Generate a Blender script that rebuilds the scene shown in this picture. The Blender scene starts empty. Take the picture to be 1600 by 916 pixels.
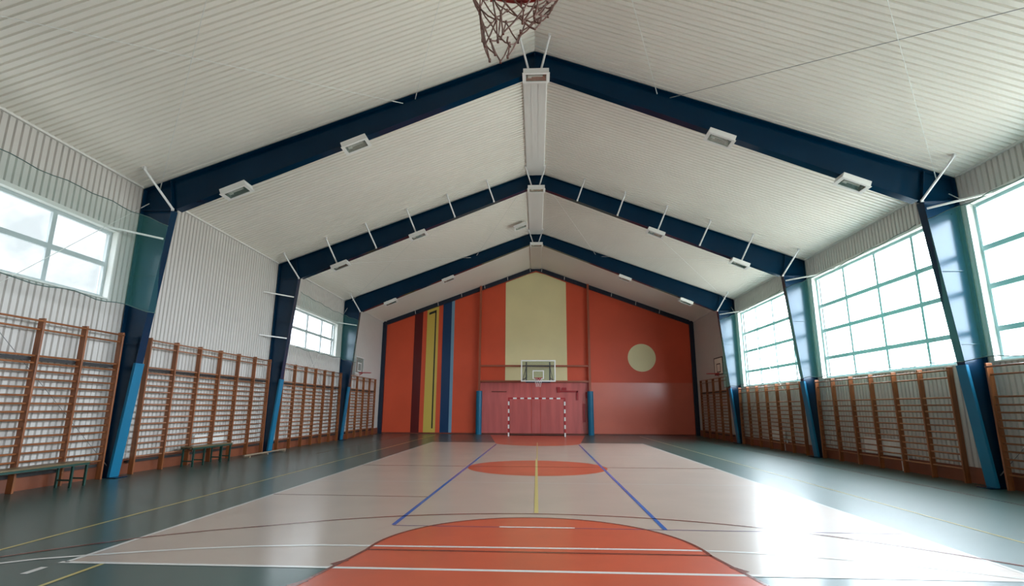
import bpy, bmesh, math, random
from mathutils import Vector, Matrix
random.seed(4)
scn = bpy.context.scene
COL = scn.collection

# ------------------------------------------------------------------ camera
cam_d = bpy.data.cameras.new('camera'); cam = bpy.data.objects.new('camera', cam_d); COL.objects.link(cam)
scn.camera = cam
cam_d.sensor_width = 36; cam_d.lens = 36 * 829.7077 / 1600; cam_d.clip_start = 0.05; cam_d.clip_end = 400
_p, _y, _r = 0.2129, -0.0467, 0.0057
F_ = Vector((math.sin(_y) * math.cos(_p), math.cos(_y) * math.cos(_p), math.sin(_p)))
X_ = Vector((math.cos(_y), -math.sin(_y), 0)); U_ = X_.cross(F_)
X2 = math.cos(_r) * X_ + math.sin(_r) * U_; U2 = -math.sin(_r) * X_ + math.cos(_r) * U_
cam.matrix_world = Matrix(((X2.x, U2.x, -F_.x, 0.0127), (X2.y, U2.y, -F_.y, 0), (X2.z, U2.z, -F_.z, 1.528), (0, 0, 0, 1)))

# ------------------------------------------------------------------ world, light, exposure
WORLD_STRENGTH = 7.0
scn.view_settings.view_transform = 'Standard'; scn.view_settings.look = 'None'
scn.view_settings.gamma = 1; scn.view_settings.use_curve_mapping = False
scn.view_settings.exposure = 1.75
w = bpy.data.worlds.new('overcast_sky'); scn.world = w; w.use_nodes = True
nt = w.node_tree; nt.nodes.clear()
tc = nt.nodes.new('ShaderNodeTexCoord'); sx = nt.nodes.new('ShaderNodeSeparateXYZ')
rmp = nt.nodes.new('ShaderNodeValToRGB'); bg = nt.nodes.new('ShaderNodeBackground'); out = nt.nodes.new('ShaderNodeOutputWorld')
mr = nt.nodes.new('ShaderNodeMapRange'); mr.inputs[1].default_value = -1; mr.inputs[2].default_value = 1
nt.links.new(tc.outputs['Generated'], sx.inputs[0]); nt.links.new(sx.outputs[2], mr.inputs[0]); nt.links.new(mr.outputs[0], rmp.inputs[0])
cr = rmp.color_ramp
cr.elements[0].position = 0.0; cr.elements[0].color = (0.30, 0.32, 0.30, 1)
cr.elements[1].position = 1.0; cr.elements[1].color = (0.93, 1.0, 1.08, 1)
e = cr.elements.new(0.47); e.color = (0.42, 0.44, 0.42, 1)
e = cr.elements.new(0.52); e.color = (0.80, 0.89, 0.98, 1)
# a wooded slope stands close outside the left wall: that side of the surroundings is dimmer and mottled
mr2 = nt.nodes.new('ShaderNodeMapRange'); mr2.inputs[1].default_value = -0.55; mr2.inputs[2].default_value = 0.15
mr2.inputs[3].default_value = 0.0; mr2.inputs[4].default_value = 1.0
nt.links.new(sx.outputs[0], mr2.inputs[0])
nz = nt.nodes.new('ShaderNodeTexNoise'); nz.inputs['Scale'].default_value = 14; nz.inputs['Detail'].default_value = 5
nt.links.new(tc.outputs['Generated'], nz.inputs[0])
tr = nt.nodes.new('ShaderNodeValToRGB'); tr.color_ramp.elements[0].position = 0.38; tr.color_ramp.elements[1].position = 0.62
tr.color_ramp.elements[0].color = (0.045, 0.047, 0.049, 1); tr.color_ramp.elements[1].color = (0.075, 0.077, 0.082, 1)
nt.links.new(nz.outputs[0], tr.inputs[0])
mxw = nt.nodes.new('ShaderNodeMix'); mxw.data_type = 'RGBA'
nt.links.new(mr2.outputs[0], mxw.inputs[0]); nt.links.new(tr.outputs[0], mxw.inputs[6]); nt.links.new(rmp.outputs[0], mxw.inputs[7])
nt.links.new(mxw.outputs[2], bg.inputs[0]); bg.inputs[1].default_value = WORLD_STRENGTH
nt.links.new(bg.outputs[0], out.inputs[0])

# window openings: (name, side, y0, y1, z0, z1, mullion ys, transom zs)
RZ = (2.53, 5.92)
WIN = [
 ('window_1', 1, -1.9, 4.2, *RZ, (-0.4, 1.15, 2.7), (3.19, 4.09, 4.92)),
 ('window_2', 1, 5.2, 11.42, *RZ, (6.7, 8.25, 9.8), (3.19, 4.09, 4.92)),
 ('window_3', 1, 12.1, 18.15, *RZ, (13.42, 14.96, 16.52), (3.19, 4.09, 4.92)),
 ('window_4', 1, 18.85, 24.98, *RZ, (20.17, 21.69, 23.32), (3.19, 4.09, 4.92)),
 ('window_5', -1, -1.7, 4.2, 3.84, 5.36, (-0.2, 1.3, 2.8), (4.60,)),
 ('window_6', -1, 5.1, 11.06, 3.84, 5.36, (6.6, 8.1, 9.62), (4.60,)),
 ('window_7', -1, 18.75, 24.65, 3.84, 5.36, (20.2, 21.65, 23.15), (4.60,)),
]
for nm, s, y0, y1, z0, z1, _, _ in WIN:           # daylight portals in the openings (sample the sky only)
    ld = bpy.data.lights.new('sky_portal', 'AREA'); ld.shape = 'RECTANGLE'; ld.size = y1 - y0; ld.size_y = z1 - z0
    lo = bpy.data.objects.new('sky_portal', ld); COL.objects.link(lo)
    lo.location = (s * 9.75, (y0 + y1) / 2, (z0 + z1) / 2)
    lo.rotation_euler = (math.pi / 2, 0, s * math.pi / 2)   # -Z of the lamp looks into the hall
    ld.cycles.is_portal = True

# ------------------------------------------------------------------ materials
def mat(name, col, rough=0.5, spec=0.5, metal=0.0, noise=None, coat=0.0, bump=None, cr=0.12):
    """noise = (scale, amount) darkens/lightens the colour a little; bump = (scale, strength)"""
    m = bpy.data.materials.new(name); m.use_nodes = True
    n = m.node_tree.nodes; l = m.node_tree.links; b = n['Principled BSDF']
    b.inputs['Base Color'].default_value = (*col, 1); b.inputs['Roughness'].default_value = rough
    b.inputs['Specular IOR Level'].default_value = spec; b.inputs['Metallic'].default_value = metal
    b.inputs['Coat Weight'].default_value = coat; b.inputs['Coat Roughness'].default_value = cr
    t = n.new('ShaderNodeTexCoord')
    if noise:
        sc, am = noise[:2]; stretch = noise[2] if len(noise) > 2 else (1, 1, 1)
        mp = n.new('ShaderNodeMapping'); mp.inputs['Scale'].default_value = stretch
        nz = n.new('ShaderNodeTexNoise'); nz.inputs['Scale'].default_value = sc; nz.inputs['Detail'].default_value = 4
        r = n.new('ShaderNodeValToRGB')
        r.color_ramp.elements[0].position = 0.3; r.color_ramp.elements[1].position = 0.7
        r.color_ramp.elements[0].color = (*[c * (1 - am) for c in col], 1)
        r.color_ramp.elements[1].color = (*[min(1, c * (1 + am)) for c in col], 1)
        l.new(t.outputs['Object'], mp.inputs[0]); l.new(mp.outputs[0], nz.inputs[0]); l.new(nz.outputs[0], r.inputs[0]); l.new(r.outputs[0], b.inputs['Base Color'])
    if bump:
        nz = n.new('ShaderNodeTexNoise'); nz.inputs['Scale'].default_value = bump[0]; nz.inputs['Detail'].default_value = 2
        bp = n.new('ShaderNodeBump'); bp.inputs['Strength'].default_value = bump[1]; bp.inputs['Distance'].default_value = 0.01
        l.new(t.outputs['Object'], nz.inputs[0]); l.new(nz.outputs[0], bp.inputs['Height']); l.new(bp.outputs[0], b.inputs['Normal'])
    return m

M = {}
M['clad'] = mat('white_cladding', (0.62, 0.585, 0.55), 0.45, 0.4, noise=(0.6, 0.03))
M['ceil'] = mat('white_ceiling_sheet', (0.84, 0.80, 0.72), 0.42, 0.4, noise=(0.35, 0.03))
M['trim'] = mat('white_trim', (0.76, 0.74, 0.70), 0.4)
M['steel'] = mat('blue_gloss_paint', (0.0001, 0.019, 0.048), 0.12, 0.26, noise=(1.2, 0.12), bump=(3.0, 0.04))
M['steel'].node_tree.nodes['Principled BSDF'].inputs['Specular Tint'].default_value = (0.78, 0.88, 1, 1)
M['column'] = mat('blue_paint_glare_copy', (0.0002, 0.024, 0.062), 0.2, 0.6, noise=(1.2, 0.12), bump=(2.0, 0.05))  # copy of the rafter paint, lighter and glossier to bring out window glare
M['column'].node_tree.nodes['Principled BSDF'].inputs['Specular Tint'].default_value = (0.85, 0.92, 1, 1)
M['navy'] = mat('navy_paint', (0.010, 0.022, 0.045), 0.35)
M['pad'] = mat('blue_vinyl', (0.004, 0.15, 0.28), 0.4, 0.4, noise=(2, 0.06))
M['galv'] = mat('galvanised_steel', (0.74, 0.74, 0.73), 0.4, 0.5, 0.1)
M['wood'] = mat('varnished_pine', (0.25, 0.080, 0.024), 0.35, 0.5, noise=(3, 0.3, (8, 8, 0.6)), coat=0.2)
M['rung'] = mat('varnished_beech_rung', (0.31, 0.112, 0.042), 0.35, 0.5, noise=(3, 0.25, (8, 0.6, 8)), coat=0.2)
M['rail'] = mat('dark_steel_rail', (0.02, 0.018, 0.018), 0.5)
M['skirt'] = mat('red_brown_board', (0.22, 0.065, 0.03), 0.4, noise=(2, 0.15))
M['teal'] = mat('teal_sport_floor', (0.022, 0.072, 0.064), 0.44, 0.85, coat=0.45, cr=0.2, noise=(0.7, 0.08))
M['beige'] = mat('beige_court', (0.46, 0.37, 0.31), 0.44, 0.85, coat=0.45, cr=0.2, noise=(0.9, 0.05))
M['orange'] = mat('orange_court', (0.56, 0.085, 0.030), 0.44, 0.85, coat=0.45, cr=0.2, noise=(1.5, 0.08))
M['lwhite'] = mat('white_line', (0.75, 0.75, 0.73), 0.25)
M['lblue'] = mat('blue_line', (0.03, 0.13, 0.42), 0.25)
M['lyellow'] = mat('yellow_line', (0.56, 0.46, 0.16), 0.3)
M['lbrown'] = mat('brown_line', (0.20, 0.05, 0.035), 0.25)
M['lpurple'] = mat('purple_line', (0.16, 0.10, 0.22), 0.25)
M['wall_o'] = mat('terracotta_wall', (0.78, 0.100, 0.038), 0.5, noise=(0.5, 0.06))
M['wall_p'] = mat('glossy_salmon_panel', (0.78, 0.180, 0.115), 0.2, 0.5, noise=(0.6, 0.05), bump=(1.3, 0.1))
M['wall_c'] = mat('glossy_rose_panel', (0.68, 0.155, 0.145), 0.22, 0.5, noise=(0.8, 0.12, (4, 1, 0.5)))
M['p_red'] = mat('dark_red_stripe', (0.12, 0.008, 0.008), 0.4)
M['p_yellow'] = mat('yellow_stripe', (0.72, 0.52, 0.10), 0.4)
M['p_cream'] = mat('pale_yellow_panel', (0.92, 0.81, 0.45), 0.45, noise=(0.5, 0.05))
M['p_blue'] = mat('navy_stripe', (0.006, 0.045, 0.13), 0.35)
M['p_lblue'] = mat('light_blue_stripe', (0.20, 0.36, 0.50), 0.4)
M['p_black'] = mat('black_stripe', (0.02, 0.02, 0.02), 0.5)
M['red'] = mat('red_paint', (0.42, 0.015, 0.02), 0.35)
M['redsteel'] = mat('terracotta_painted_steel', (0.40, 0.10, 0.05), 0.35)
M['rim'] = mat('worn_red_rim', (0.22, 0.022, 0.018), 0.5, noise=(14, 0.4))
M['cord'] = mat('grimy_net_cord', (0.20, 0.125, 0.10), 0.9, 0.1, noise=(25, 0.35))
M['white'] = mat('white_enamel', (0.78, 0.77, 0.74), 0.35)
M['board'] = mat('ivory_board', (0.80, 0.75, 0.66), 0.4)
M['refl'] = mat('lamp_reflector', (0.55, 0.58, 0.56), 0.25, 0.5, 0.8)
M['tube'] = mat('lamp_tube', (0.75, 0.70, 0.66), 0.3)
M['dkgreen'] = mat('dark_green_metal', (0.010, 0.055, 0.042), 0.35)
M['tan'] = mat('tan_beam_wood', (0.30, 0.23, 0.16), 0.45, noise=(3, 0.2, (8, 0.5, 8)))
M['benchwood'] = mat('bench_wood', (0.17, 0.12, 0.06), 0.35, noise=(3, 0.2, (8, 0.5, 8)))
M['rframe'] = mat('aluminium_frame_net_tint', (0.34, 0.50, 0.52), 0.4)  # right frames: teal cast of daylight through the nets put into the colour
M['lframe'] = mat('grey_window_frame', (0.50, 0.53, 0.54), 0.4)
M['rope'] = mat('green_rope', (0.06, 0.11, 0.10), 0.8)
M['wire'] = mat('thin_steel_rod', (0.8, 0.8, 0.76), 0.45, 0.5, 0.3)
M['dwire'] = mat('grey_steel_rod', (0.25, 0.25, 0.25), 0.45)
M['out'] = mat('outside_ground', (0.25, 0.28, 0.2), 0.9)

def glass_mat(name, tint, fac, rough=0.02, frost=0.0):
    m = bpy.data.materials.new(name); m.use_nodes = True
    n = m.node_tree.nodes; l = m.node_tree.links; n.clear()
    o = n.new('ShaderNodeOutputMaterial'); t = n.new('ShaderNodeBsdfTransparent'); t.inputs[0].default_value = (*tint, 1)
    g = n.new('ShaderNodeBsdfGlossy'); g.inputs['Roughness'].default_value = rough
    mx = n.new('ShaderNodeMixShader'); mx.inputs[0].default_value = fac
    l.new(t.outputs[0], mx.inputs[1]); l.new(g.outputs[0], mx.inputs[2]); l.new(mx.outputs[0], o.inputs[0])
    return m
M['glass'] = glass_mat('window_glass', (0.93, 0.96, 0.97), 0.06)
M['bglass'] = glass_mat('backboard_glass', (0.80, 0.86, 0.84), 0.12)

def net_mat(name, col, cover):
    """fine mesh net: part see-through, part translucent twine"""
    m = bpy.data.materials.new(name); m.use_nodes = True
    n = m.node_tree.nodes; l = m.node_tree.links; n.clear()
    o = n.new('ShaderNodeOutputMaterial'); t = n.new('ShaderNodeBsdfTransparent')
    d = n.new('ShaderNodeBsdfDiffuse'); d.inputs[0].default_value = (*col, 1)
    tr = n.new('ShaderNodeBsdfTranslucent'); tr.inputs[0].default_value = (*col, 1)
    a = n.new('ShaderNodeMixShader'); a.inputs[0].default_value = 0.14
    mx = n.new('ShaderNodeMixShader'); mx.inputs[0].default_value = cover
    l.new(d.outputs[0], a.inputs[1]); l.new(tr.outputs[0], a.inputs[2])
    l.new(t.outputs[0], mx.inputs[1]); l.new(a.outputs[0], mx.inputs[2]); l.new(mx.outputs[0], o.inputs[0])
    return m
M['net'] = net_mat('green_netting', (0.13, 0.44, 0.36), 0.14)

# ------------------------------------------------------------------ mesh helpers
class MB:
    def __init__(s): s.v = []; s.f = []; s.mi = []; s.m = 0
    def add(s, vs, fs):
        k = len(s.v); s.v += [tuple(v) for v in vs]
        for f in fs: s.f.append([i + k for i in f]); s.mi.append(s.m)
    def box(s, x0, x1, y0, y1, z0, z1):
        x0, x1 = sorted((x0, x1)); y0, y1 = sorted((y0, y1)); z0, z1 = sorted((z0, z1))
        s.add([(x0,y0,z0),(x1,y0,z0),(x1,y1,z0),(x0,y1,z0),(x0,y0,z1),(x1,y0,z1),(x1,y1,z1),(x0,y1,z1)],
              [(0,3,2,1),(4,5,6,7),(0,1,5,4),(1,2,6,5),(2,3,7,6),(3,0,4,7)])
    def prism_y(s, pts, y0, y1):        # polygon in x,z swept along y
        n = len(pts); A = sum(pts[i][0]*pts[(i+1)%n][1]-pts[(i+1)%n][0]*pts[i][1] for i in range(n))
        if A < 0: pts = pts[::-1]
        vs = [(x, y0, z) for x, z in pts] + [(x, y1, z) for x, z in pts]
        s.add(vs, [tuple(range(n)), tuple(range(2*n-1, n-1, -1))] + [(i, i+n, (i+1)%n+n, (i+1)%n) for i in range(n)])
    def prism_z(s, pts, z0, z1):
        n = len(pts); A = sum(pts[i][0]*pts[(i+1)%n][1]-pts[(i+1)%n][0]*pts[i][1] for i in range(n))
        if A < 0: pts = pts[::-1]
        vs = [(x, y, z0) for x, y in pts] + [(x, y, z1) for x, y in pts]
        s.add(vs, [tuple(range(n-1, -1, -1)), tuple(range(n, 2*n))] + [(i, (i+1)%n, (i+1)%n+n, i+n) for i in range(n)])
    def tube(s, pts, r, n=8, r2=None, closed=False):
        pts = [Vector(p) for p in pts]; N = len(pts); rings = []
        for i, p in enumerate(pts):
            if closed: d = (pts[(i+1) % N] - pts[i-1])
            else: d = pts[min(i+1, N-1)] - pts[max(i-1, 0)]
            d.normalize(); a = Vector((0,0,1)) if abs(d.z) < 0.9 else Vector((1,0,0))
            u = d.cross(a).normalized(); v = d.cross(u)
            rr = r if r2 is None else r + (r2 - r) * i / max(1, N-1)
            rings.append([p + rr*(math.cos(2*math.pi*k/n)*u + math.sin(2*math.pi*k/n)*v) for k in range(n)])
        vs = [q for g in rings for q in g]; fs = []
        for i in range(N if closed else N-1):
            j = (i+1) % N
            for k in range(n): fs.append((i*n+k, j*n+k, j*n+(k+1)%n, i*n+(k+1)%n))
        if not closed: fs += [tuple(range(n-1, -1, -1)), tuple(range((N-1)*n, N*n))]
        s.add(vs, fs)
    def bar(s, a, b, wd, th, up=(0,0,1)):   # rectangular bar from a to b
        a = Vector(a); b = Vector(b); d = (b-a).normalized(); u = Vector(up)
        sd = d.cross(u).normalized()*wd/2; uu = sd.cross(d).normalized()*th/2
        vs = [a-sd-uu, a+sd-uu, a+sd+uu, a-sd+uu, b-sd-uu, b+sd-uu, b+sd+uu, b-sd+uu]
        s.add(vs, [(0,1,2,3),(7,6,5,4),(4,5,1,0),(5,6,2,1),(6,7,3,2),(7,4,0,3)])
    def build(s, name, mats, parent=None, smooth=False, loc=None, bevel=0):
        me = bpy.data.meshes.new(name)
        if not isinstance(mats, (list, tuple)): mats = [mats]
        vs = s.v
        if loc is not None: vs = [(a-loc[0], b-loc[1], c-loc[2]) for a, b, c in vs]
        me.from_pydata(vs, [], s.f); me.update()
        for m in mats: me.materials.append(m)
        for p, i in zip(me.polygons, s.mi): p.material_index = i
        bm = bmesh.new(); bm.from_mesh(me); bmesh.ops.recalc_face_normals(bm, faces=bm.faces); bm.to_mesh(me); bm.free()
        if smooth:
            for p in me.polygons: p.use_smooth = True
        o = bpy.data.objects.new(name, me); COL.objects.link(o)
        if loc is not None and not parent: o.location = loc
        if parent: o.parent = parent
        if bevel:
            bv = o.modifiers.new('bevel', 'BEVEL'); bv.width = bevel; bv.segments = 2; bv.limit_method = 'ANGLE'
        return o
def empty(name, loc=(0,0,0), label=None, cat=None, group=None, rz=0):
    o = bpy.data.objects.new(name, None); COL.objects.link(o); o.location = loc; o.rotation_euler.z = rz
    o.empty_display_size = 0.2
    return tag(o, label, cat, group)
def tag(o, label=None, cat=None, group=None):
    if label: o['label'] = label
    if cat: o['category'] = cat
    if group: o['group'] = group
    return o
def struct(o): o['kind'] = 'structure'; return o
def copy_tree(o, parent=None):
    c = o.copy(); COL.objects.link(c); c.parent = parent
    for ch in [x for x in bpy.data.objects if x.parent == o]: copy_tree(ch, c)
    return c

W, E_, R_ = 9.46, 6.66, 10.18
SL = (R_ - E_) / W
YB, YE = -2.4, 32.25
def roof(x): return R_ - SL * abs(x)
FR = [4.75, 11.68, 18.55, 25.43]
PITCH = 0.14

# ------------------------------------------------------------------ shell
def rib_profile(y0, y1):       # list of (y, depth) : flat pans with narrow V grooves
    k0 = math.floor(y0 / PITCH); pts = [(y0, 0)]
    k = k0
    while k * PITCH < y1:
        c = k * PITCH
        for dy, dd in ((-0.024, 0), (-0.014, 0.036), (0.014, 0.036), (0.024, 0)):
            if y0 < c + dy < y1: pts.append((c + dy, dd))
        k += 1
    pts.append((y1, 0)); return pts
def clad_panel(mb, side, y0, y1, z0, z1):
    pr = rib_profile(y0, y1); n = len(pr)
    vs = [(side * (W + d), y, z) for z in (z0, z1) for y, d in pr]
    mb.add(vs, [(i, i+1, n+i+1, n+i) for i in range(n-1)])
def side_wall(side, name):
    mb = MB(); ws = sorted([x for x in WIN if x[1] == side], key=lambda t: t[2]); y = YB
    for nm, s, y0, y1, z0, z1, _, _ in ws:
        clad_panel(mb, side, y, y0, 0, E_ + 0.02); clad_panel(mb, side, y0, y1, 0, z0); clad_panel(mb, side, y0, y1, z1, E_ + 0.02); y = y1
    clad_panel(mb, side, y, YE, 0, E_ + 0.02)
    # outer skin, closes the wall thickness
    y = YB - 0.3
    xo0, xo1 = side * (W + 0.20), side * (W + 0.28)
    for nm, s, y0, y1, z0, z1, _, _ in ws:
        mb.box(xo0, xo1, y, y0, -0.1, E_); mb.box(xo0, xo1, y0, y1, -0.1, z0); mb.box(xo0, xo1, y0, y1, z1, E_ + 0.05); y = y1
    mb.box(xo0, xo1, y, YE + 0.3, -0.1, E_ + 0.05)
    return struct(mb.build(name, M['clad']))
side_wall(-1, 'wall_left'); side_wall(1, 'wall_right')
mb = MB()
for s in (-1, 1):
    pr = rib_profile(YB, YE); n = len(pr)
    vs = [(s * x, y, roof(x) + d) for x in (0.0, W + 0.05) for y, d in pr]
    mb.add(vs, [(i, i+1, n+i+1, n+i) for i in range(n-1)])
    mb.add([(s*0, YB-.3, R_+.25), (s*(W+.3), YB-.3, roof(W+.3)+.25), (s*(W+.3), YE+.3, roof(W+.3)+.25), (s*0, YE+.3, R_+.25)], [(0,1,2,3)])
struct(mb.build('ceiling', M['ceil']))
mb = MB(); mb.box(-W-.3, W+.3, YB-.3, YE+.3, -0.12, 0); floor = struct(mb.build('floor', M['teal']))
# gable walls
def gable(y0, y1, z0, name, m, parent=None, xl=-W-.05, xr=W+.05):
    mb = MB(); mb.prism_y([(xl, z0), (xr, z0), (xr, roof(xr)+.05), (0, R_+.05), (xl, roof(xl)+.05)], y0, y1)
    return struct(mb.build(name, m, parent))
gable(YB - 0.2, YB, 0, 'wall_back', M['clad'])
wf = gable(YE, YE + 0.2, 0, 'wall_front', M['wall_o'])
PZ = 3.02
mb = MB(); mb.box(-9.2, -3.45, YE-.02, YE+.02, 0.02, PZ); struct(mb.build('trim_1', M['wall_o']))
mb = MB(); mb.box(3.25, 9.2, YE-.02, YE+.02, 0.02, PZ); struct(mb.build('trim_2', M['wall_p']))
mb = MB()
for x0, x1 in ((-3.45, -0.31), (-0.29, 0.22), (0.24, 3.25)): mb.box(x0, x1, YE-.02, YE+.02, 0.02, PZ)
struct(mb.build('trim_3', M['wall_c']))
mb = MB(); mb.box(-3.45, 3.25, YE-.03, YE+.01, PZ-.01, PZ+.035); struct(mb.build('trim_4', M['lbrown']))
mb = MB(); mb.box(-9.2, 9.2, YE-.045, YE, 0, 0.07); struct(mb.build('baseboard_front', M['lbrown']))
# navy edge beam along the gable and corners
mb = MB()
for s in (-1, 1):
    mb.prism_y([(0, R_-.02), (0, R_-.27), (s*9.22, roof(9.22)-.25), (s*9.22, roof(9.22)), ], YE-.16, YE-.001)
    mb.box(s*9.22, s*(W-.01), YE-.16, YE-.001, 0, roof(9.3)-.02)
tb = struct(mb.build('trim_5', M['navy']))
mb = MB()
for s in (-1, 1):
    for x in (0.35, 1.75, 3.17, 4.6, 6.05, 7.45): mb.bar((s*x, YE-.18, roof(x)-.24), (s*(x+.02), YE-.26, roof(x)-.01), .035, .03, (1,0,0))
mb.build('roof_clip', M['galv'], tb)
# painted stripes on the end wall
def gpoly(x0, x1, z0, off):
    return [(x0, z0), (x1, z0), (x1, roof(x1)-off), (x0, roof(x0)-off)]
def stripe(name, m, polys, t):
    mb = MB()
    for p in polys: mb.prism_y(p, YE-t, YE-.005)
    struct(mb.build(name, m, wf))
def spoly(x0, x1, z1a, z1b): return [(x0, 0.07), (x1, 0.07), (x1, z1b), (x0, z1a)]
stripe('painted_stripe', M['p_red'], [spoly(-7.5, -7.0, 7.18, 7.36)], .024)
stripe('painted_stripe', M['p_yellow'], [spoly(-6.74, -6.02, 7.42, 7.68)], .024)
stripe('painted_stripe', M['p_blue'], [spoly(-5.75, -5.22, 7.80, 7.98)], .024)
stripe('painted_stripe', M['p_lblue'], [spoly(-5.22, -5.04, 7.98, 8.04)], .024)
stripe('painted_line', M['p_black'], [[(-6.25,.3),(-6.17,.3),(-6.17,7.45),(-6.25,7.42)], [(-6.62,7.13),(-6.25,7.27),(-6.17,7.45),(-6.62,7.27)]], .027)
stripe('painted_panel', M['p_cream'], [[(-1.88,PZ+.035),(0,PZ+.035),(0,9.83),(-.55,9.68),(-1.88,9.16)], [(0,PZ+.035),(1.85,PZ+.035),(1.85,9.16),(.55,9.68),(0,9.83)]], .024)
stripe('painted_circle', M['p_cream'], [[(6.31+.83*math.cos(a*math.pi/32), 4.5+.83*math.sin(a*math.pi/32)) for a in range(64)]], .024)
# ridge caps, eave trims, skirting
mb = MB()
ys = [YB] + FR + [YE]
for a, b in list(zip(ys, ys[1:]))[2:]:
    a += .13; b -= .13
    mb.prism_y([(-.33, roof(.33)-.03), (-.30, roof(.33)-.06), (.30, roof(.33)-.06), (.33, roof(.33)-.03), (.33, roof(.33)+.02), (-.33, roof(.33)+.02)], a, b)
    for x in (-.1, .1): mb.box(x-.006, x+.006, a, b, roof(.33)-.068, roof(.33)-.058)
struct(mb.build('trim_6', M['trim']))
k = 7
for s in (-1, 1):
    mb = MB()
    for a, b in zip(ys, ys[1:]):
        mb.box(s*(W-.05), s*(W+.02), a+.14, b-.14, roof(W)-.02, roof(W)+.03)
    struct(mb.build('trim_%d' % k, M['trim'])); k += 1
    mb = MB(); mb.box(s*(W-.045), s*(W+.01), YB, YE-.2, 0, .33); struct(mb.build('baseboard_%s' % ('left' if s < 0 else 'right'), M['skirt']))

# windows
for nm, s, y0, y1, z0, z1, ms, ts in WIN:
    fm = M['rframe'] if s > 0 else M['lframe']
    mb = MB(); xa, xb = s*(W+.12), s*(W+.18); fw = .07
    mb.box(xa, xb, y0, y0+fw, z0, z1); mb.box(xa, xb, y1-fw, y1, z0, z1)
    mb.box(xa, xb, y0+fw, y1-fw, z0, z0+fw); mb.box(xa, xb, y0+fw, y1-fw, z1-fw, z1)
    tw = .055 if s > 0 else .05
    zz = [z0+fw] + [t for t in ts] + [z1-fw]
    tw = .055 if s > 0 else .05
    for t in ts: mb.box(xa, xb, y0+fw, y1-fw, t-tw, t+tw)
    hw = .042 if s > 0 else .05
    for m_ in ms:
        for i in range(len(zz)-1):
            a = zz[i] + (tw if i else 0); b = zz[i+1] - (tw if i < len(zz)-2 else 0)
            mb.box(xa, xb, m_-hw, m_+hw, a, b)
    wo = struct(mb.build(nm, fm))
    mb = MB(); xg = s*(W+.15)
    mb.add([(xg, y0, z0), (xg, y1, z0), (xg, y1, z1), (xg, y0, z1)], [(0,1,2,3)])
    mb.build('pane', M['glass'], wo)
    mb = MB(); xi, xo = s*(W-.02), s*(W+.25); t = .03
    mb.box(xi, xo, y0-t, y0, z0-t, z1+t); mb.box(xi, xo, y1, y1+t, z0-t, z1+t)
    mb.box(xi, xo, y0, y1, z1, z1+t); mb.box(s*(W-.05), xo, y0, y1, z0-t, z0)
    mb.box(xi, s*(W+.001), y0-.07, y1+.07, z1+t, z1+t+.05)
    mb.build('window_reveal', M['trim'], wo)

# ------------------------------------------------------------------ court markings (painted on the floor)
def disc(mb, pts, z): mb.add([(x, y, z) for x, y in pts], [tuple(range(len(pts)))])
def line(mb, pts, wd, z):
    pts = [Vector((x, y, 0)) for x, y in pts]; L = []; Rr = []
    for i, p in enumerate(pts):
        d = (pts[min(i+1, len(pts)-1)] - pts[max(i-1, 0)]).normalized(); nrm = Vector((-d.y, d.x, 0))*wd/2
        L.append(p+nrm); Rr.append(p-nrm)
    n = len(pts)
    mb.add([(p.x, p.y, z) for p in L+Rr], [(i, i+1, n+i+1, n+i) for i in range(n-1)])
def arc(cx, cy, r, a0, a1, n=64): return [(cx + r*math.cos(math.radians(a0+(a1-a0)*i/n)), cy + r*math.sin(math.radians(a0+(a1-a0)*i/n))) for i in range(n+1)]
CX = 4.67; CY0, CY1 = 5.52, 24.6
mb = MB(); disc(mb, [(-CX, CY0), (CX, CY0), (CX, CY1), (-CX, CY1)], .001); mb.build('court_area', M['beige'], floor)
mb = MB()
FT = 6.2
disc(mb, [(-3, .4), (3, .4), (1.84, FT)] + arc(0, FT, 1.84, 0, 180)[1:-1] + [(-1.84, FT)], .002)
disc(mb, arc(0.02, 14.62, 1.82, 0, 360), .002)
FT2 = 24.55
disc(mb, arc(0.05, FT2, 1.9, 180, 360, 32) + [(2.75, 31.4), (-2.65, 31.4)], .002)
mb.build('court_key', M['orange'], floor)
mb = MB()
line(mb, [(-CX, CY0), (-CX, CY1)], .05, .003); line(mb, [(CX, CY0), (CX, CY1)], .05, .003)
line(mb, [(-CX-.06, CY0), (CX+1, CY0)], .06, .003); line(mb, [(-CX, CY1), (CX, CY1)], .05, .003)
line(mb, [(-CX, 11.62), (CX, 11.62)], .045, .003); line(mb, [(-CX, 17.9), (CX, 17.9)], .04, .003)
line(mb, [(-7.0, 3.4), (-6.2, 4.6), (-5.27, 5.44), (-5.04, 5.61), (-4.75, 5.73), (-4.38, 5.88), (-3.76, 6.1), (-3.12, 6.25), (-2.43, 6.35)] + arc(1.5, .4, 6.0, 90, 2), .055, .0035)
line(mb, [(-.48, 7.42), (.5, 7.42)], .055, .0045)
line(mb, [(-4.73, 5.13), (-4.73, 5.35)], .07, .003)
mb.build('court_line', M['lwhite'], floor)
mb = MB()
line(mb, [(-1.89, 7.45), (-1.72, 23.5)], .06, .004); line(mb, [(1.66, 7.40), (1.80, 23.5)], .06, .004)
mb.build('court_line', M['lblue'], floor)
mb = MB()
line(mb, [(-1.89, 7.42), (4.6, 7.38)], .025, .0038)
mb.build('court_line', M['lpurple'], floor)
mb = MB()
line(mb, [(0, 8.4), (0, 16.9)], .06, .004); line(mb, [(0.02, 16.9), (0.03, 24.8)], .03, .0041)
line(mb, [(-5.77, YB), (-5.72, 31)], .045, .003); line(mb, [(-4.27, YB), (-4.27, CY0-.03)], .045, .003)
line(mb, [(5.75, YB), (5.75, 31)], .03, .003)
mb.build('court_line', M['lyellow'], floor)
mb = MB()
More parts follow.
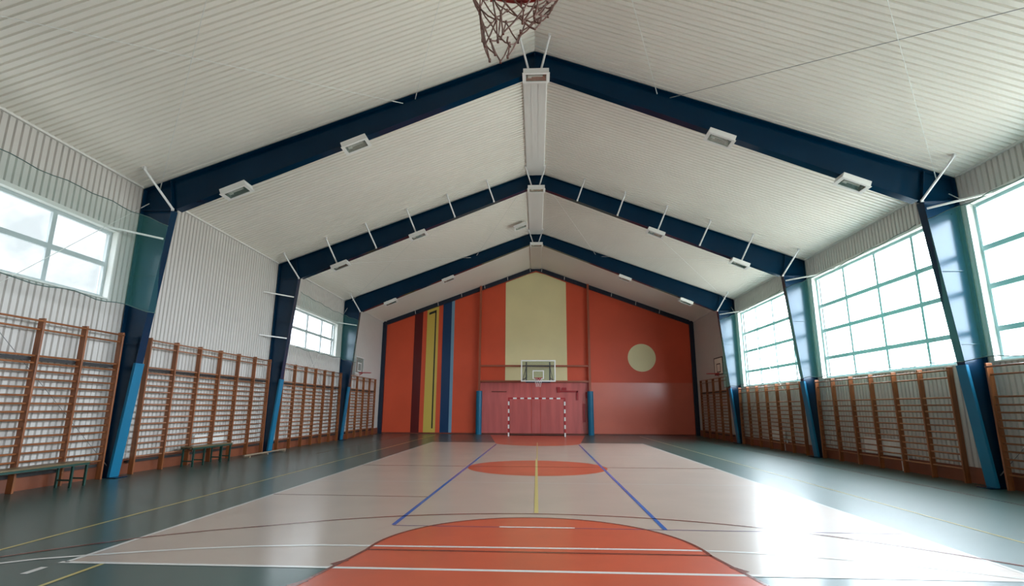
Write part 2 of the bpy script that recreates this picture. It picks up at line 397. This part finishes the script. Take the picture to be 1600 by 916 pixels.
line(mb, arc(0, 2.0, 6.33, 8, 124, 64) + [(-4.08, 6.96), (-4.62, 6.58), (-5.15, 6.05), (-5.49, 5.65), (-6.1, 4.5), (-6.4, 3)], .045, .004)
line(mb, [(-1.84, FT), (1.84, FT)], .05, .004)
line(mb, [(1.84, FT-.02)] + arc(0, FT, 1.85, 0, 180) , .04, .0042)
line(mb, [(1.85, FT), (3, .4)], .04, .0042); line(mb, [(-1.85, FT), (-3, .4)], .04, .0042)
line(mb, [(-CX, 9.78), (-1.85, 9.72)], .03, .0038); line(mb, [(-CX, 14.7), (CX, 14.7)], .04, .0045)
line(mb, arc(0, 2.0, 6.33, 8, 4, 3), .045, .004)
for s in (-1, 1):
    for yy in (4.95, 5.62): line(mb, [(s*(2.02+.2*(5.62-yy)), yy), (s*(1.92+.2*(5.62-yy)), yy+.16)], .06, .0043)
line(mb, [(8.0, YB), (8.0, 31)], .03, .003); line(mb, [(-7.3, 18), (-7.3, 31)], .03, .003)
mb.build('court_line', M['lbrown'], floor)

# ------------------------------------------------------------------ portal frames
def flange(mb, a, b, y, wd=.22, th=.016):    # plate from a to b (x,z), width along y
    mb.bar((a[0], y, a[1]), (b[0], y, b[1]), wd, th, (b[1]-a[1], 0, -(b[0]-a[0])))
def xin(z): return 9.17 - .082 * z          # inner flange of a column
ZK = 6.10
def rbot(x): return 9.60 - .407 * abs(x)
PX = [0.35, 1.75, 3.17, 4.6, 6.05, 7.45, 8.92]
BX = [0.14, 1.54, 2.98, 4.41, 5.85, 7.27, 8.64]
def portal_frame(y, which, label, arms_z_left, arms_z_right):
    fr = empty('portal_frame', (0, y, 0), label, 'steel frame', 'blue steel frames across the hall')
    L = (0, y, 0)
    for s in (-1, 1):
        mb = MB()
        mb.prism_y([(s*9.42, 0), (s*xin(0), 0), (s*xin(ZK), ZK), (s*9.42, ZK)], y-.006, y+.006)
        flange(mb, (s*9.42, 0), (s*9.42, roof(9.42)-.05), y); flange(mb, (s*xin(0), 0), (s*xin(ZK), ZK), y)
        mb.box(s*8.97, s*9.43, y-.17, y+.17, 0.005, .02)                     # foot plate
        mb.box(s*9.41, s*xin(ZK), y-.1, y+.1, ZK-.01, ZK+.01)           # stiffeners at the knee
        mb.bar((s*xin(ZK), y, ZK), (s*8.80, y, roof(8.80)-.07), .2, .014, (1,0,0))
        for z in (2.9, 4.5): mb.box(s*9.41, s*(xin(z)+.01), y-.05, y+.05, z-.006, z+.006)
        for z in (ZK-.1, ZK+.1, ZK+.3, ZK-.28):
            mb.tube([(s*9.3, y-.03, z), (s*9.3, y+.03, z)], .018, 6)
        mb.build('column', M['column'], fr, loc=L)
        mb = MB()
        mb.prism_y([(s*8.6, rbot(8.6)+.02), (s*8.6, ZK), (s*9.41, ZK), (s*9.41, roof(9.41)-.05), (0, R_-.05), (0, 9.6)], y-.006, y+.006)
        flange(mb, (s*8.56, rbot(8.56)), (0, 9.6), y); flange(mb, (s*9.42, roof(9.42)-.045), (0, R_-.045), y)
        if s > 0:
            mb.box(-.012, .012, y-.1, y+.1, 9.6, R_-.05)
            for z in (9.7, 9.82, 9.94): mb.tube([(-.03, y-.06, z), (.03, y-.06, z)], .014, 6)
        mb.build('rafter', M['steel'], fr, loc=L)
        for i, (px, bx) in enumerate(zip(PX, BX)):
            if which == 'ends' and i not in (0, 6): continue
            mb = MB()
            mb.tube([(s*bx, y-.10, rbot(bx)+.03), (s*px, y-.82, roof(px)-.04)], .027, 8)
            mb.box(s*px-.03, s*px+.03, y-.86, y-.78, roof(px)-.05, roof(px)+.01)
            mb.box(s*bx-.03, s*bx+.03, y-.12, y-.09, rbot(bx)-.01, rbot(bx)+.05)
            mb.build('fly_brace', M['galv'], fr, loc=L)
        for z in (arms_z_left if s < 0 else arms_z_right):
            mb = MB(); mb.bar((s*(xin(z)+.03), y-.11, z), (s*(W-.005), y-.95, z+.02), .038, .038)
            mb.build('column_arm', M['white'], fr, loc=L)
    return fr
portal_frame(FR[0], 'ends', 'blue steel frame over the near end of the hall above the camera', (5.4,), (5.95,))
portal_frame(FR[1], 'ends', 'nearest blue steel portal frame in view, widest across the picture', (5.37,), (5.92,))
portal_frame(FR[2], 'all', 'middle blue steel portal frame with a row of short braces to the ceiling', (5.40, 3.90), (5.92,))
portal_frame(FR[3], 'ends', 'farthest blue steel portal frame, next to the orange end wall', (5.42,), (5.92,))

# padding on the columns
FN = ['closest to the camera', 'nearest', 'middle', 'farthest']
for i, y in enumerate(FR):
    for s in (-1, 1):
        zt = 2.46; a = xin(0) ; b = xin(zt); t = .012
        mb = MB()
        mb.prism_y([(s*(a-.02), .03), (s*(a-.02-t), .03), (s*(b-.02-t), zt), (s*(b-.02), zt)], y-.135, y+.135)
        for dy in (-1, 1):
            mb.prism_y([(s*(a-.02), .03), (s*(a+.03), .03), (s*(b+.03), zt), (s*(b-.02), zt)], y+dy*.112, y+dy*.135)
        mb.box(s*(a-.03), s*(a+.03), y-.13, y+.13, 0.0, .03)
        o = mb.build('column_pad', M['pad'], loc=(0, y, 0), bevel=.012)
        side = 'left' if s < 0 else 'right'
        lab = ['bright blue pad on the foot of the %s column behind the picture edge' % side,
               'bright blue vinyl pad around the foot of the nearest %s column' % side,
               'bright blue vinyl pad around the foot of the middle %s column' % side,
               'bright blue vinyl pad around the foot of the farthest %s column' % side][i]
        if i: tag(o, lab, 'column pad', 'blue pads on the columns')
        else: bpy.data.objects.remove(o)

# ------------------------------------------------------------------ floodlights
def make_floodlight():
    r = empty('floodlight')
    mb = MB()
    w, d, h, t = .31, .185, .13, .022          # open-bottomed box, hanging below z=0
    mb.box(-w, w, -d, d, -.02, 0)
    mb.box(-w, w, -d, -d+t, -h, -.02); mb.box(-w, w, d-t, d, -h, -.02)
    mb.box(-w, -w+t, -d+t, d-t, -h, -.02); mb.box(w-t, w, -d+t, d-t, -h, -.02)
    mb.box(-w-.02, w+.02, -d-.02, -d+.045, -h-.012, -h); mb.box(-w-.02, w+.02, d-.045, d+.02, -h-.012, -h)
    mb.box(-w-.02, -w+.06, -d+.045, d-.045, -h-.012, -h); mb.box(w-.06, w+.02, -d+.045, d-.045, -h-.012, -h)
    mb.build('housing', M['white'], r)
    mb = MB(); mb.add([(-w+t, -d+t, -h+.006), (w-t, -d+t, -h+.006), (w*.6, d*.3, -.03), (-w*.6, d*.3, -.03), (-w+t, d-t, -h+.006), (w-t, d-t, -h+.006), (w*.6, -d*.3, -.03), (-w*.6, -d*.3, -.03)],
                      [(0,1,6,7), (7,6,2,3), (3,2,5,4), (0,7,3,4), (1,5,2,6)])
    mb.build('reflector', M['refl'], r)
    mb = MB(); mb.tube([(-.12, 0, -.075), (.16, 0, -.075)], .028, 10); mb.box(-.20, -.11, -.05, .05, -.11, -.035)
    mb.build('lamp', M['tube'], r)
    mb = MB(); mb.add([(-w+.05, -d+.04, -h-.004), (w-.05, -d+.04, -h-.004), (w-.05, d-.04, -h-.004), (-w+.05, d-.04, -h-.004)], [(0,1,2,3)])
    mb.build('cover_glass', M['bglass'], r)
    mb = MB(); mb.box(-.2, -.16, -.04, .04, 0, .05); mb.box(.16, .2, -.04, .04, 0, .05); mb.box(-.2, .2, .02, .04, .03, .05)
    mb.build('bracket', M['galv'], r)
    return r
proto = make_floodlight(); first = True
SLA = math.atan(.407)
fl = []
for i, y in ((1, 'nearest'), (2, 'middle'), (3, 'farthest')):
    fl.append((0.03, FR[i], 'white floodlight under the ridge of the %s blue frame' % y))
    for x, pos in ((-7.15, 'lower'), (-4.34, 'upper'), (4.34, 'upper'), (7.2, 'lower')):
        fl.append((x, FR[i], 'white floodlight, %s one on the %s slope of the %s blue frame' % (pos, 'left' if x < 0 else 'right', y)))
for x, y, lab in fl:
    o = proto if first else copy_tree(proto); first = False
    o.location = (x, y-.12, rbot(x) - .055)
    o.rotation_euler = (0, 0 if abs(x) < 1 else (SLA if x > 0 else -SLA), 0)
    tag(o, lab, 'floodlight', 'floodlights under the steel frames')
o = copy_tree(proto); o.location = (-.72, 23.2, roof(.72)-.16); o.rotation_euler = (0, -math.atan(SL), 0)
tag(o, 'white floodlight on the ceiling left of the ridge between middle and farthest frames', 'floodlight', 'floodlights under the steel frames')

# ------------------------------------------------------------------ wall bars
def wall_bars(side, ys_, top, rungs, rail, label, back=True):
    y0, y1 = min(ys_), max(ys_)
    r = empty('wall_bars', (side*9.25, (y0+y1)/2, 0), label, 'wall bars', 'wooden wall bars along the side walls')
    L = (side*9.25, (y0+y1)/2, 0)
    xf, xb = 9.185, 9.305
    for y in ys_:
        mb = MB(); mb.box(side*xf, side*xb, y-.021, y+.021, 0, top); mb.build('post', M['wood'], r, loc=L, bevel=.004)
    for i, z in enumerate(rungs):
        mb = MB()
        x = 9.19 if i == 0 else 9.245
        mb.tube([(side*x, y0-.02, z), (side*x, y1+.02, z)], .019, 8)
        mb.build('rung', M['rung'], r, smooth=True, loc=L)
    if rail:
        mb = MB(); mb.box(side*9.305, side*9.345, y0-.05, y1+.05, rail-.03, rail+.03)
        for y in ys_: mb.box(side*9.33, side*(W+.005), y-.02, y+.02, rail-.02, rail+.02)
        mb.box(side*9.305, side*9.345, y0-.05, y1+.05, .25, .31)
        for y in ys_: mb.box(side*9.33, side*(W-.045), y-.02, y+.02, .26, .30)
        mb.build('mounting_rail', M['rail'], r, loc=L)
    return r
def seq(a, b, n): return [a + (b-a)*i/(n-1) for i in range(n)]
RL = [3.06, 2.91, 2.42, 2.29] + [2.29-.147*i for i in range(1, 14)]
RR = [2.40, 2.24, 1.80, 1.64] + [1.64-.150*i for i in range(1, 10)]
wall_bars(-1, seq(5.55, 11.38, 7), 3.12, RL, 2.37, 'tall wooden wall bars on the left wall, nearest section, at the left picture edge')
wall_bars(-1, seq(12.28, 18.12, 7), 3.12, RL, 2.37, 'tall wooden wall bars on the left wall between nearest and middle blue columns')
wall_bars(-1, seq(19.18, 25.0, 7), 3.10, RL, 2.37, 'tall wooden wall bars on the left wall between middle and farthest blue columns')
wall_bars(-1, seq(26.35, 30.5, 5), 3.08, RL, 2.37, 'tall wooden wall bars on the left wall next to the orange end wall')
wall_bars(1, seq(5.5, 11.36, 7), 2.48, RR, 0, 'wooden wall bars on the right wall under the window, nearest section at the picture edge')
wall_bars(1, seq(12.42, 18.2, 7), 2.48, RR, 0, 'wooden wall bars on the right wall under the window between nearest and middle columns')
wall_bars(1, seq(19.31, 25.02, 7), 2.48, RR, 0, 'wooden wall bars on the right wall under the window between middle and farthest columns')
wall_bars(1, seq(26.55, 30.75, 5), 3.08, RL, 2.37, 'tall wooden wall bars on the right wall next to the orange end wall')

# ------------------------------------------------------------------ protective nets in front of windows
def net(side, y0, y1, z0, z1, label, x=8.66):
    r = empty('window_net', (side*x, (y0+y1)/2, z0), label, 'net', 'green nets in front of the windows')
    L = (side*x, (y0+y1)/2, z0); N = 24; K = 6
    def P(i, k, off=0):
        u = i/N; t = k/K
        sag = .10*math.sin(math.pi*u) + .02*math.sin(u*40)
        xx = x - .0 + .03*math.sin(u*17+k)
        return (side*xx, y0+(y1-y0)*u, z0 + (z1-z0)*t - sag*(t) + .03*(1-t)*math.sin(u*31))
    mb = MB()
    vs = [P(i, k) for k in range(K+1) for i in range(N+1)]
    mb.add(vs, [(k*(N+1)+i, k*(N+1)+i+1, (k+1)*(N+1)+i+1, (k+1)*(N+1)+i) for k in range(K) for i in range(N)])
    mb.build('netting', M['net'], r, smooth=True, loc=L)
    for k in (0, K):
        mb = MB(); mb.tube([P(i, k) for i in range(N+1)], .009, 5); mb.build('edge_rope', M['rope'], r, loc=L)
    return r
net(-1, 5.0, 11.5, 3.60, 5.68, 'fine green net in front of the nearest left window')
net(-1, 18.75, 25.2, 3.62, 5.66, 'fine green net in front of the farther left window')
net(1, 5.0, 11.5, 2.52, 5.66, 'fine green net in front of the nearest right window')
net(1, 11.9, 18.4, 2.52, 5.66, 'fine green net in front of the right window between nearest and middle columns')
net(1, 18.8, 25.25, 2.52, 5.66, 'fine green net in front of the farthest right window')

# ------------------------------------------------------------------ bracing rods
def rod(a, b, label, m='wire', r=.006):
    mb = MB(); mb.tube([a, b], r, 6); d = (Vector(b)-Vector(a)).normalized()
    mb.tube([Vector(b)-d*.3, Vector(b)], r*1.8, 6)
    tag(mb.build('bracing_rod', M[m]), label, 'bracing rod', 'thin steel bracing rods')
for (ya, yb, bay) in ((FR[0], FR[1], 'nearest bay'), (FR[2], FR[3], 'bay before farthest frame')):
    for s in (-1, 1):
        sd = 'left' if s < 0 else 'right'
        g = .12
        rod((s*9.35, ya, roof(9.35)-g), (s*3.25, yb-.01, roof(3.25)-g), 'thin rod crossing %s ceiling of %s up towards the ridge' % (sd, bay), 'dwire' if s > 0 and ya < 8 else 'wire')
        rod((s*3.25, ya, roof(3.25)-g), (s*9.1, yb-.01, roof(9.1)-g), 'thin rod crossing %s ceiling of %s down to the eave' % (sd, bay))
        rod((s*0.2, ya, roof(.2)-g), (s*2.95, yb-.01, roof(2.95)-g), 'thin rod by the ridge, %s ceiling of %s' % (sd, bay))
        rod((s*9.35, ya, .25), (s*9.32, yb-.01, 6.3), 'thin rod across %s wall of %s, rising away' % (sd, bay))
        rod((s*9.36, ya, 6.3), (s*9.34, yb-.01, .25), 'thin rod across %s wall of %s, falling away' % (sd, bay), 'dwire')

# ------------------------------------------------------------------ end wall steelwork and basket
sf = empty('backboard_support', (0, YE-.25, 0), 'terracotta steel posts and rails in front of the end wall carrying the backboard', 'steel frame')
YP = YE-.27
for x in (-3.40, 3.16):
    mb = MB(); mb.box(x-.06, x+.06, YP-.08, YP+.08, 0, roof(x)-.03); mb.build('post', M['redsteel'], sf, loc=(0, YE-.25, 0))
for z in (3.07, 3.98):
    mb = MB(); mb.box(-3.34, 3.10, YP-.05, YP+.03, z-.05, z+.05); mb.build('rail', M['redsteel'], sf, loc=(0, YE-.25, 0))
for x, n_ in ((-3.40, 'left'), (3.16, 'right')):
    mb = MB()
    pts = [(x + .17*math.cos(a*math.pi/8), YP-.09 + .13*math.sin(a*math.pi/8)) for a in range(-8, 1)]
    ins = [(x + .09*math.cos(a*math.pi/8), YP-.09 + .05*math.sin(a*math.pi/8)) for a in range(0, -9, -1)]
    mb.prism_z(pts + ins, 0, 2.5)
    mb.box(x-.17, x-.09, YP-.09, YP+.09, 0, 2.5); mb.box(x+.09, x+.17, YP-.09, YP+.09, 0, 2.5)
    tag(mb.build('post_pad', M['pad'], loc=(x, YP, 0)), 'bright blue pad on the %s post in front of the orange end wall' % n_, 'post pad', 'blue pads on the end wall posts')
bx, by = .10, 27.9
hp = empty('basketball_hoop', (bx, by, 0), 'glass basketball backboard with white border on the end wall, above the goal', 'basketball hoop')
L = (bx, by, 0); z0, z1, hw = 2.86, 3.97, .90
def frame_rect(mb, x0, x1, z0, z1, y0, y1, t):
    mb.box(x0, x1, y0, y1, z0, z0+t); mb.box(x0, x1, y0, y1, z1-t, z1); mb.box(x0, x0+t, y0, y1, z0+t, z1-t); mb.box(x1-t, x1, y0, y1, z0+t, z1-t)
mb = MB(); mb.box(bx-hw+.02, bx+hw-.02, by-.008, by+.008, z0+.02, z1-.02); gl = mb.build('backboard', M['bglass'], hp, loc=L)
mb = MB(); frame_rect(mb, bx-hw, bx+hw, z0, z1, by-.018, by+.018, .06); o = mb.build('border', M['white'], gl); o.location = (-bx, -by, 0)
mb = MB(); frame_rect(mb, bx-.295, bx+.295, z0+.13, z0+.13+.45, by-.014, by-.008, .05); o = mb.build('target_square', M['white'], gl); o.location = (-bx, -by, 0)
mb = MB()
for x in (-.62, .60):
    mb.box(bx+x-.035, bx+x+.035, by+.03, by+.09, z0-.05, z1-.1)
mb.box(bx-.62, bx+.6, by+.03, by+.09, z0+.78, z0+.84); mb.box(bx-.62, bx+.6, by+.03, by+.09, z0-.06, z0)
mb.box(bx-.16, bx+.16, by+.02, by+.1, z0-.06, z0+.12)
for x in (-.62, .60):
    for z in (3.07, 3.98):
        mb.bar((bx+x, by+.06, min(z, z0+.84)), (bx+x*1.6, YP-.02, z), .05, .05)
    mb.bar((bx+x, by+.08, z0+.8), (bx+x*1.5, YP-.1, 3.07), .03, .03)
mb.build('support_arm', M['navy'], hp, loc=L)
def ring(mb, c, R, r, n=28): mb.tube([(c[0]+R*math.cos(2*math.pi*i/n), c[1]+R*math.sin(2*math.pi*i/n), c[2]) for i in range(n)], r, 8, closed=True)
def net_geom(mb, c, R, r, deform=None, n=12, K=5, r0=.0035, drop=.42, rbot_=.115, ex=.8, kn=2.0):
    def P(i, k):
        a = 2*math.pi*(i + (.5 if k % 2 else 0))/n; t = k/K
        rr = R + (rbot_-R)*(t**ex); p = Vector((c[0]+rr*math.cos(a), c[1]+rr*math.sin(a), c[2]-.01-drop*t))
        return deform(p, a, t) if deform else p
    for k in range(K):
        for i in range(n):
            for j in ((i, i+1) if k % 2 else (i-1, i)):
                p = P(i, k); q = P(j, k+1); mid = (p+q)/2 + Vector((0, 0, -.006))
                mb.tube([p, mid, q], r0, 5)
    for k in range(1, K+1):
        for i in range(n):
            p = P(i, k); mb.tube([p+Vector((0,0,r0*2)), p-Vector((0,0,r0*2))], r0*kn, 6)
rc = (bx, by-.375, 3.02)
mb = MB(); ring(mb, rc, .225, .012); mb.box(bx-.12, bx+.12, by-.02, by-.008, 2.92, 3.05); mb.bar((bx, by-.01, 3.02), (bx, by-.16, 3.02), .12, .03)
mb.build('rim', M['red'], hp, loc=L)
mb = MB(); net_geom(mb, rc, .225, 0, n=10, K=4, r0=.004); mb.build('net', M['white'], hp, loc=L)

# ------------------------------------------------------------------ foreground hoop (overhead)
hc = Vector((-.04, 1.52, 3.05))
fh = empty('basketball_hoop', (0, .95, 0), 'basketball hoop with worn red rim and ragged brown net hanging above the camera', 'basketball hoop')
L = (0, .95, 0)
mb = MB(); mb.box(-.9, .9, 1.10, 1.14, 2.90, 3.95); mb.build('backboard', M['board'], fh, loc=L)
mb = MB(); ring(mb, hc, .228, .010, 48); mb.box(-.15, .07, 1.14, 1.15, 2.92, 3.08); mb.box(-.13, .05, 1.14, 1.30, 3.035, 3.05)
for i in range(12):
    a = 2*math.pi*i/12; mb.tube([hc+Vector((.225*math.cos(a), .225*math.sin(a), -.005)), hc+Vector((.225*math.cos(a), .225*math.sin(a), -.028))], .004, 6)
mb.build('rim', M['rim'], fh, loc=L)
mb = MB()
for x in (-.5, .5):
    for z in (3.0, 3.8): mb.bar((x, 1.10, z), (x, YB+.002, z), .06, .06)
    mb.bar((x, 1.10, 3.0), (x, YB+.03, 2.3), .04, .04)
mb.build('support_arm', M['navy'], fh, loc=L)
def rnd_off(a, t, k):
    r = random.Random(int(a*1000) + int(t*100)*7919 + k*104729); return (r.random()-.5)*.034*min(1, t*1.8)
def dfm(p, a, t):
    q = Vector(p); ca, sa = math.cos(a), math.sin(a)
    q.z += .13*max(0, ca+.1)*t + .02*max(0, sa)*t      # torn: the right side hangs higher
    q.x -= .035*t*t - .03*max(0, ca)*t                                     # and the tail is pulled to the left
    q.x += rnd_off(a, t, 0); q.y += rnd_off(a, t, 1); q.z += rnd_off(a, t, 2)
    return q
mb = MB(); net_geom(mb, hc, .228, 0, deform=dfm, n=12, K=6, r0=.0027, drop=.385, rbot_=.065, ex=.85, kn=1.7)
for p in ([(-.075,1.50,2.70), (-.078,1.50,2.685), (-.072,1.50,2.67), (-.066,1.505,2.665)],
          [(-.13,1.42,2.86), (-.10,1.44,2.80), (-.05,1.48,2.765), (-.005,1.50,2.735), (.012,1.50,2.725)],
          [(.02,1.60,2.90), (.035,1.58,2.84), (.028,1.56,2.79), (.012,1.50,2.725)]):
    mb.tube(p, .0032, 6)
mb.build('net', M['cord'], fh, loc=L)

# ------------------------------------------------------------------ side hoops on the long walls
for s, lab, bm_ in ((-1, 'small side basketball hoop on the left wall above the wall bars', 'bglass'), (1, 'small side basketball hoop on the right wall above the wall bars', 'board')):
    y0, y1 = 26.15, 27.4; yc = (y0+y1)/2; X = 8.98
    h = empty('basketball_hoop', (s*X, yc, 0), lab, 'basketball hoop'); L = (s*X, yc, 0)
    mb = MB(); mb.box(s*(X-.012), s*(X+.012), y0, y1, 3.16, 4.02); bb = mb.build('backboard', M[bm_], h, loc=L)
    mb = MB()
    def yrect(mb, ya, yb, za, zb, t, xa, xb):
        mb.box(xa, xb, ya, yb, za, za+t); mb.box(xa, xb, ya, yb, zb-t, zb); mb.box(xa, xb, ya, ya+t, za+t, zb-t); mb.box(xa, xb, yb-t, yb, za+t, zb-t)
    yrect(mb, y0, y1, 3.16, 4.02, .05, s*(X-.02), s*(X+.02)); yrect(mb, yc-.28, yc+.28, 3.28, 3.72, .05, s*(X-.018), s*(X-.012))
    o = mb.build('border', M['rail'] if s > 0 else M['galv'], bb); o.location = (-s*X, -yc, 0)
    mb = MB(); ring(mb, (s*(X-.40), yc, 3.22), .225, .012); mb.box(s*(X-.2), s*(X-.01), yc-.06, yc+.06, 3.19, 3.25)
    mb.bar((s*(X-.02), yc, 3.1), (s*(X-.2), yc, 3.2), .03, .03)
    mb.build('rim', M['red'], h, loc=L)
    mb = MB()
    for yy in (yc-.3, yc+.3):
        for z in (3.25, 3.85): mb.box(s*(X+.012), s*(W-.001), yy-.02, yy+.02, z-.02, z+.02)
    mb.build('wall_bracket', M['galv'], h, loc=L)

# ------------------------------------------------------------------ handball goal
gy, gx = 29.9, .01
g = empty('handball_goal', (gx, gy, 0), 'red and white striped handball goal in front of the end wall', 'goal'); L = (gx, gy, 0)
def striped(p0, p1, n, name, start=0):
    mb = MB(); p0 = Vector(p0); p1 = Vector(p1)
    for i in range(n):
        mb.m = (i + start) % 2; a = p0+(p1-p0)*i/n; b = p0+(p1-p0)*(i+1)/n
        if abs(p1.z-p0.z) > .5: mb.box(a.x-.04, a.x+.04, a.y-.04, a.y+.04, a.z, b.z)
        else: mb.box(a.x, b.x, a.y-.04, a.y+.04, a.z-.04, a.z+.04)
    mb.build(name, [M['white'], M['red']], g, loc=L)
striped((gx-1.54, gy, 0), (gx-1.54, gy, 2.08), 10, 'goal_post'); striped((gx+1.54, gy, 0), (gx+1.54, gy, 2.08), 10, 'goal_post')
striped((gx-1.50, gy, 2.04), (gx+1.50, gy, 2.04), 15, 'crossbar', 1)
mb = MB()
for s in (-1, 1):
    mb.tube([(gx+s*1.54, gy+.04, 2.04), (gx+s*1.54, gy+.75, 1.98), (gx+s*1.54, gy+1.0, .05), (gx+s*1.54, gy+.04, .03)], .018, 8)
mb.tube([(gx-1.54, gy+1.0, .03), (gx+1.54, gy+1.0, .03)], .022, 8)
mb.build('rear_frame', M['rail'], g, loc=L)

# red fittings fixed to the end wall
def fitting(name, boxes, label, m='red'):
    mb = MB()
    for b in boxes: mb.box(b[0], b[1], YE-.10, YE-.015, b[2], b[3])
    tag(mb.build(name, M[m]), label, 'wall fitting')
fitting('wall_rail', [(-2.68, -1.78, 2.44, 2.49)], 'thin dark red rail on the end wall, left of the goal crossbar', 'lbrown')
fitting('wall_bracket', [(1.22, 1.40, 2.42, 2.74), (1.40, 2.46, 2.44, 2.54), (2.36, 2.47, 1.98, 2.54), (1.50, 1.78, 2.55, 2.72)], 'red L-shaped bar with small box on the end wall above the goal')
fitting('wall_post', [(2.74, 2.88, .72, 1.78)], 'short upright red bar on the end wall right of the goal')
fitting('wall_box', [(2.90, 3.03, 2.10, 2.46)], 'small red box on the end wall beside the right padded post')

# ------------------------------------------------------------------ benches, beam, radiators
def bench(y0, y1, x0, x1, h, legs, label, s=-1):
    yc = (y0+y1)/2; xc = s*(x0+x1)/2; r = empty('bench', (xc, yc, 0), label, 'bench', 'green benches along the left wall'); L = (xc, yc, 0)
    mb = MB(); mb.box(s*x0, s*x1, y0, y1, h-.03, h); mb.build('seat', M['benchwood'], r, loc=L, bevel=.006)
    mb = MB()
    for x in (x0+.015, x1-.015): mb.box(s*(x-.015), s*(x+.015), y0+.02, y1-.02, h-.07, h-.031)
    mb.build('seat_frame', M['dkgreen'], r, loc=L)
    for y in legs:
        mb = MB()
        for x in (x0+.02, x1-.02): mb.box(s*(x-.018), s*(x+.018), y-.018, y+.018, 0, h-.071)
        mb.box(s*(x0+.038), s*(x1-.038), y-.012, y+.012, .12, .15)
        mb.build('leg', M['dkgreen'], r, loc=L)
bench(7.55, 10.58, 8.80, 9.12, .46, (7.65, 8.0, 10.2, 10.52), 'long dark green bench in front of the nearest left wall bars')
bench(13.75, 15.60, 8.80, 9.12, .50, (13.85, 14.3, 15.1, 15.52), 'shorter dark green bench behind the nearest left blue column')
mb = MB(); mb.box(-8.85, -8.79, 16.3, 19.0, .05, .085)
for y in (16.5, 17.6, 18.8): mb.box(-8.92, -8.72, y-.02, y+.02, 0, .05)
tag(mb.build('balance_beam', M['tan']), 'low tan balance beam on the floor beside the middle left column', 'balance beam')
def radiator(s, y0, y1, z0, z1, label):
    yc = (y0+y1)/2; r = empty('radiator', (s*9.4, yc, 0), label, 'radiator', 'white radiators behind the wall bars'); L = (s*9.4, yc, 0)
    mb = MB(); mb.box(s*9.325, s*9.40, y0, y1, z0, z1)
    n = int((y1-y0)/.1)
    for i in range(n): mb.box(s*9.318, s*9.326, y0+.03+i*(y1-y0)/n, y0+.03+i*(y1-y0)/n+.05, z0+.03, z1-.03)
    mb.build('heater_panel', M['white'], r, loc=L)
    mb = MB(); mb.tube([(s*9.39, y0+.1, z0), (s*9.39, y0+.1, .0)], .012, 8); mb.tube([(s*9.39, y0-.12, z0+.06), (s*9.39, y0-.12, z0-.1)], .03, 8); mb.tube([(s*9.39, y0-.12, z0+.0), (s*9.39, y0+.02, z0+.05)], .012, 8)
    mb.tube([(s*9.39, y0+.2, z0+.3), (s*(W-.001), y0+.2, z0+.3)], .015, 6)
    mb.build('valve', M['galv'], r, loc=L)
radiator(-1, 14.6, 16.0, .36, .74, 'white radiator on the left wall behind the shorter green bench')
radiator(1, 14.6, 16.1, .36, .78, 'white radiator low on the right wall between nearest and middle blue columns')
radiator(1, 21.2, 22.5, .36, .78, 'white radiator low on the right wall between middle and farthest blue columns')
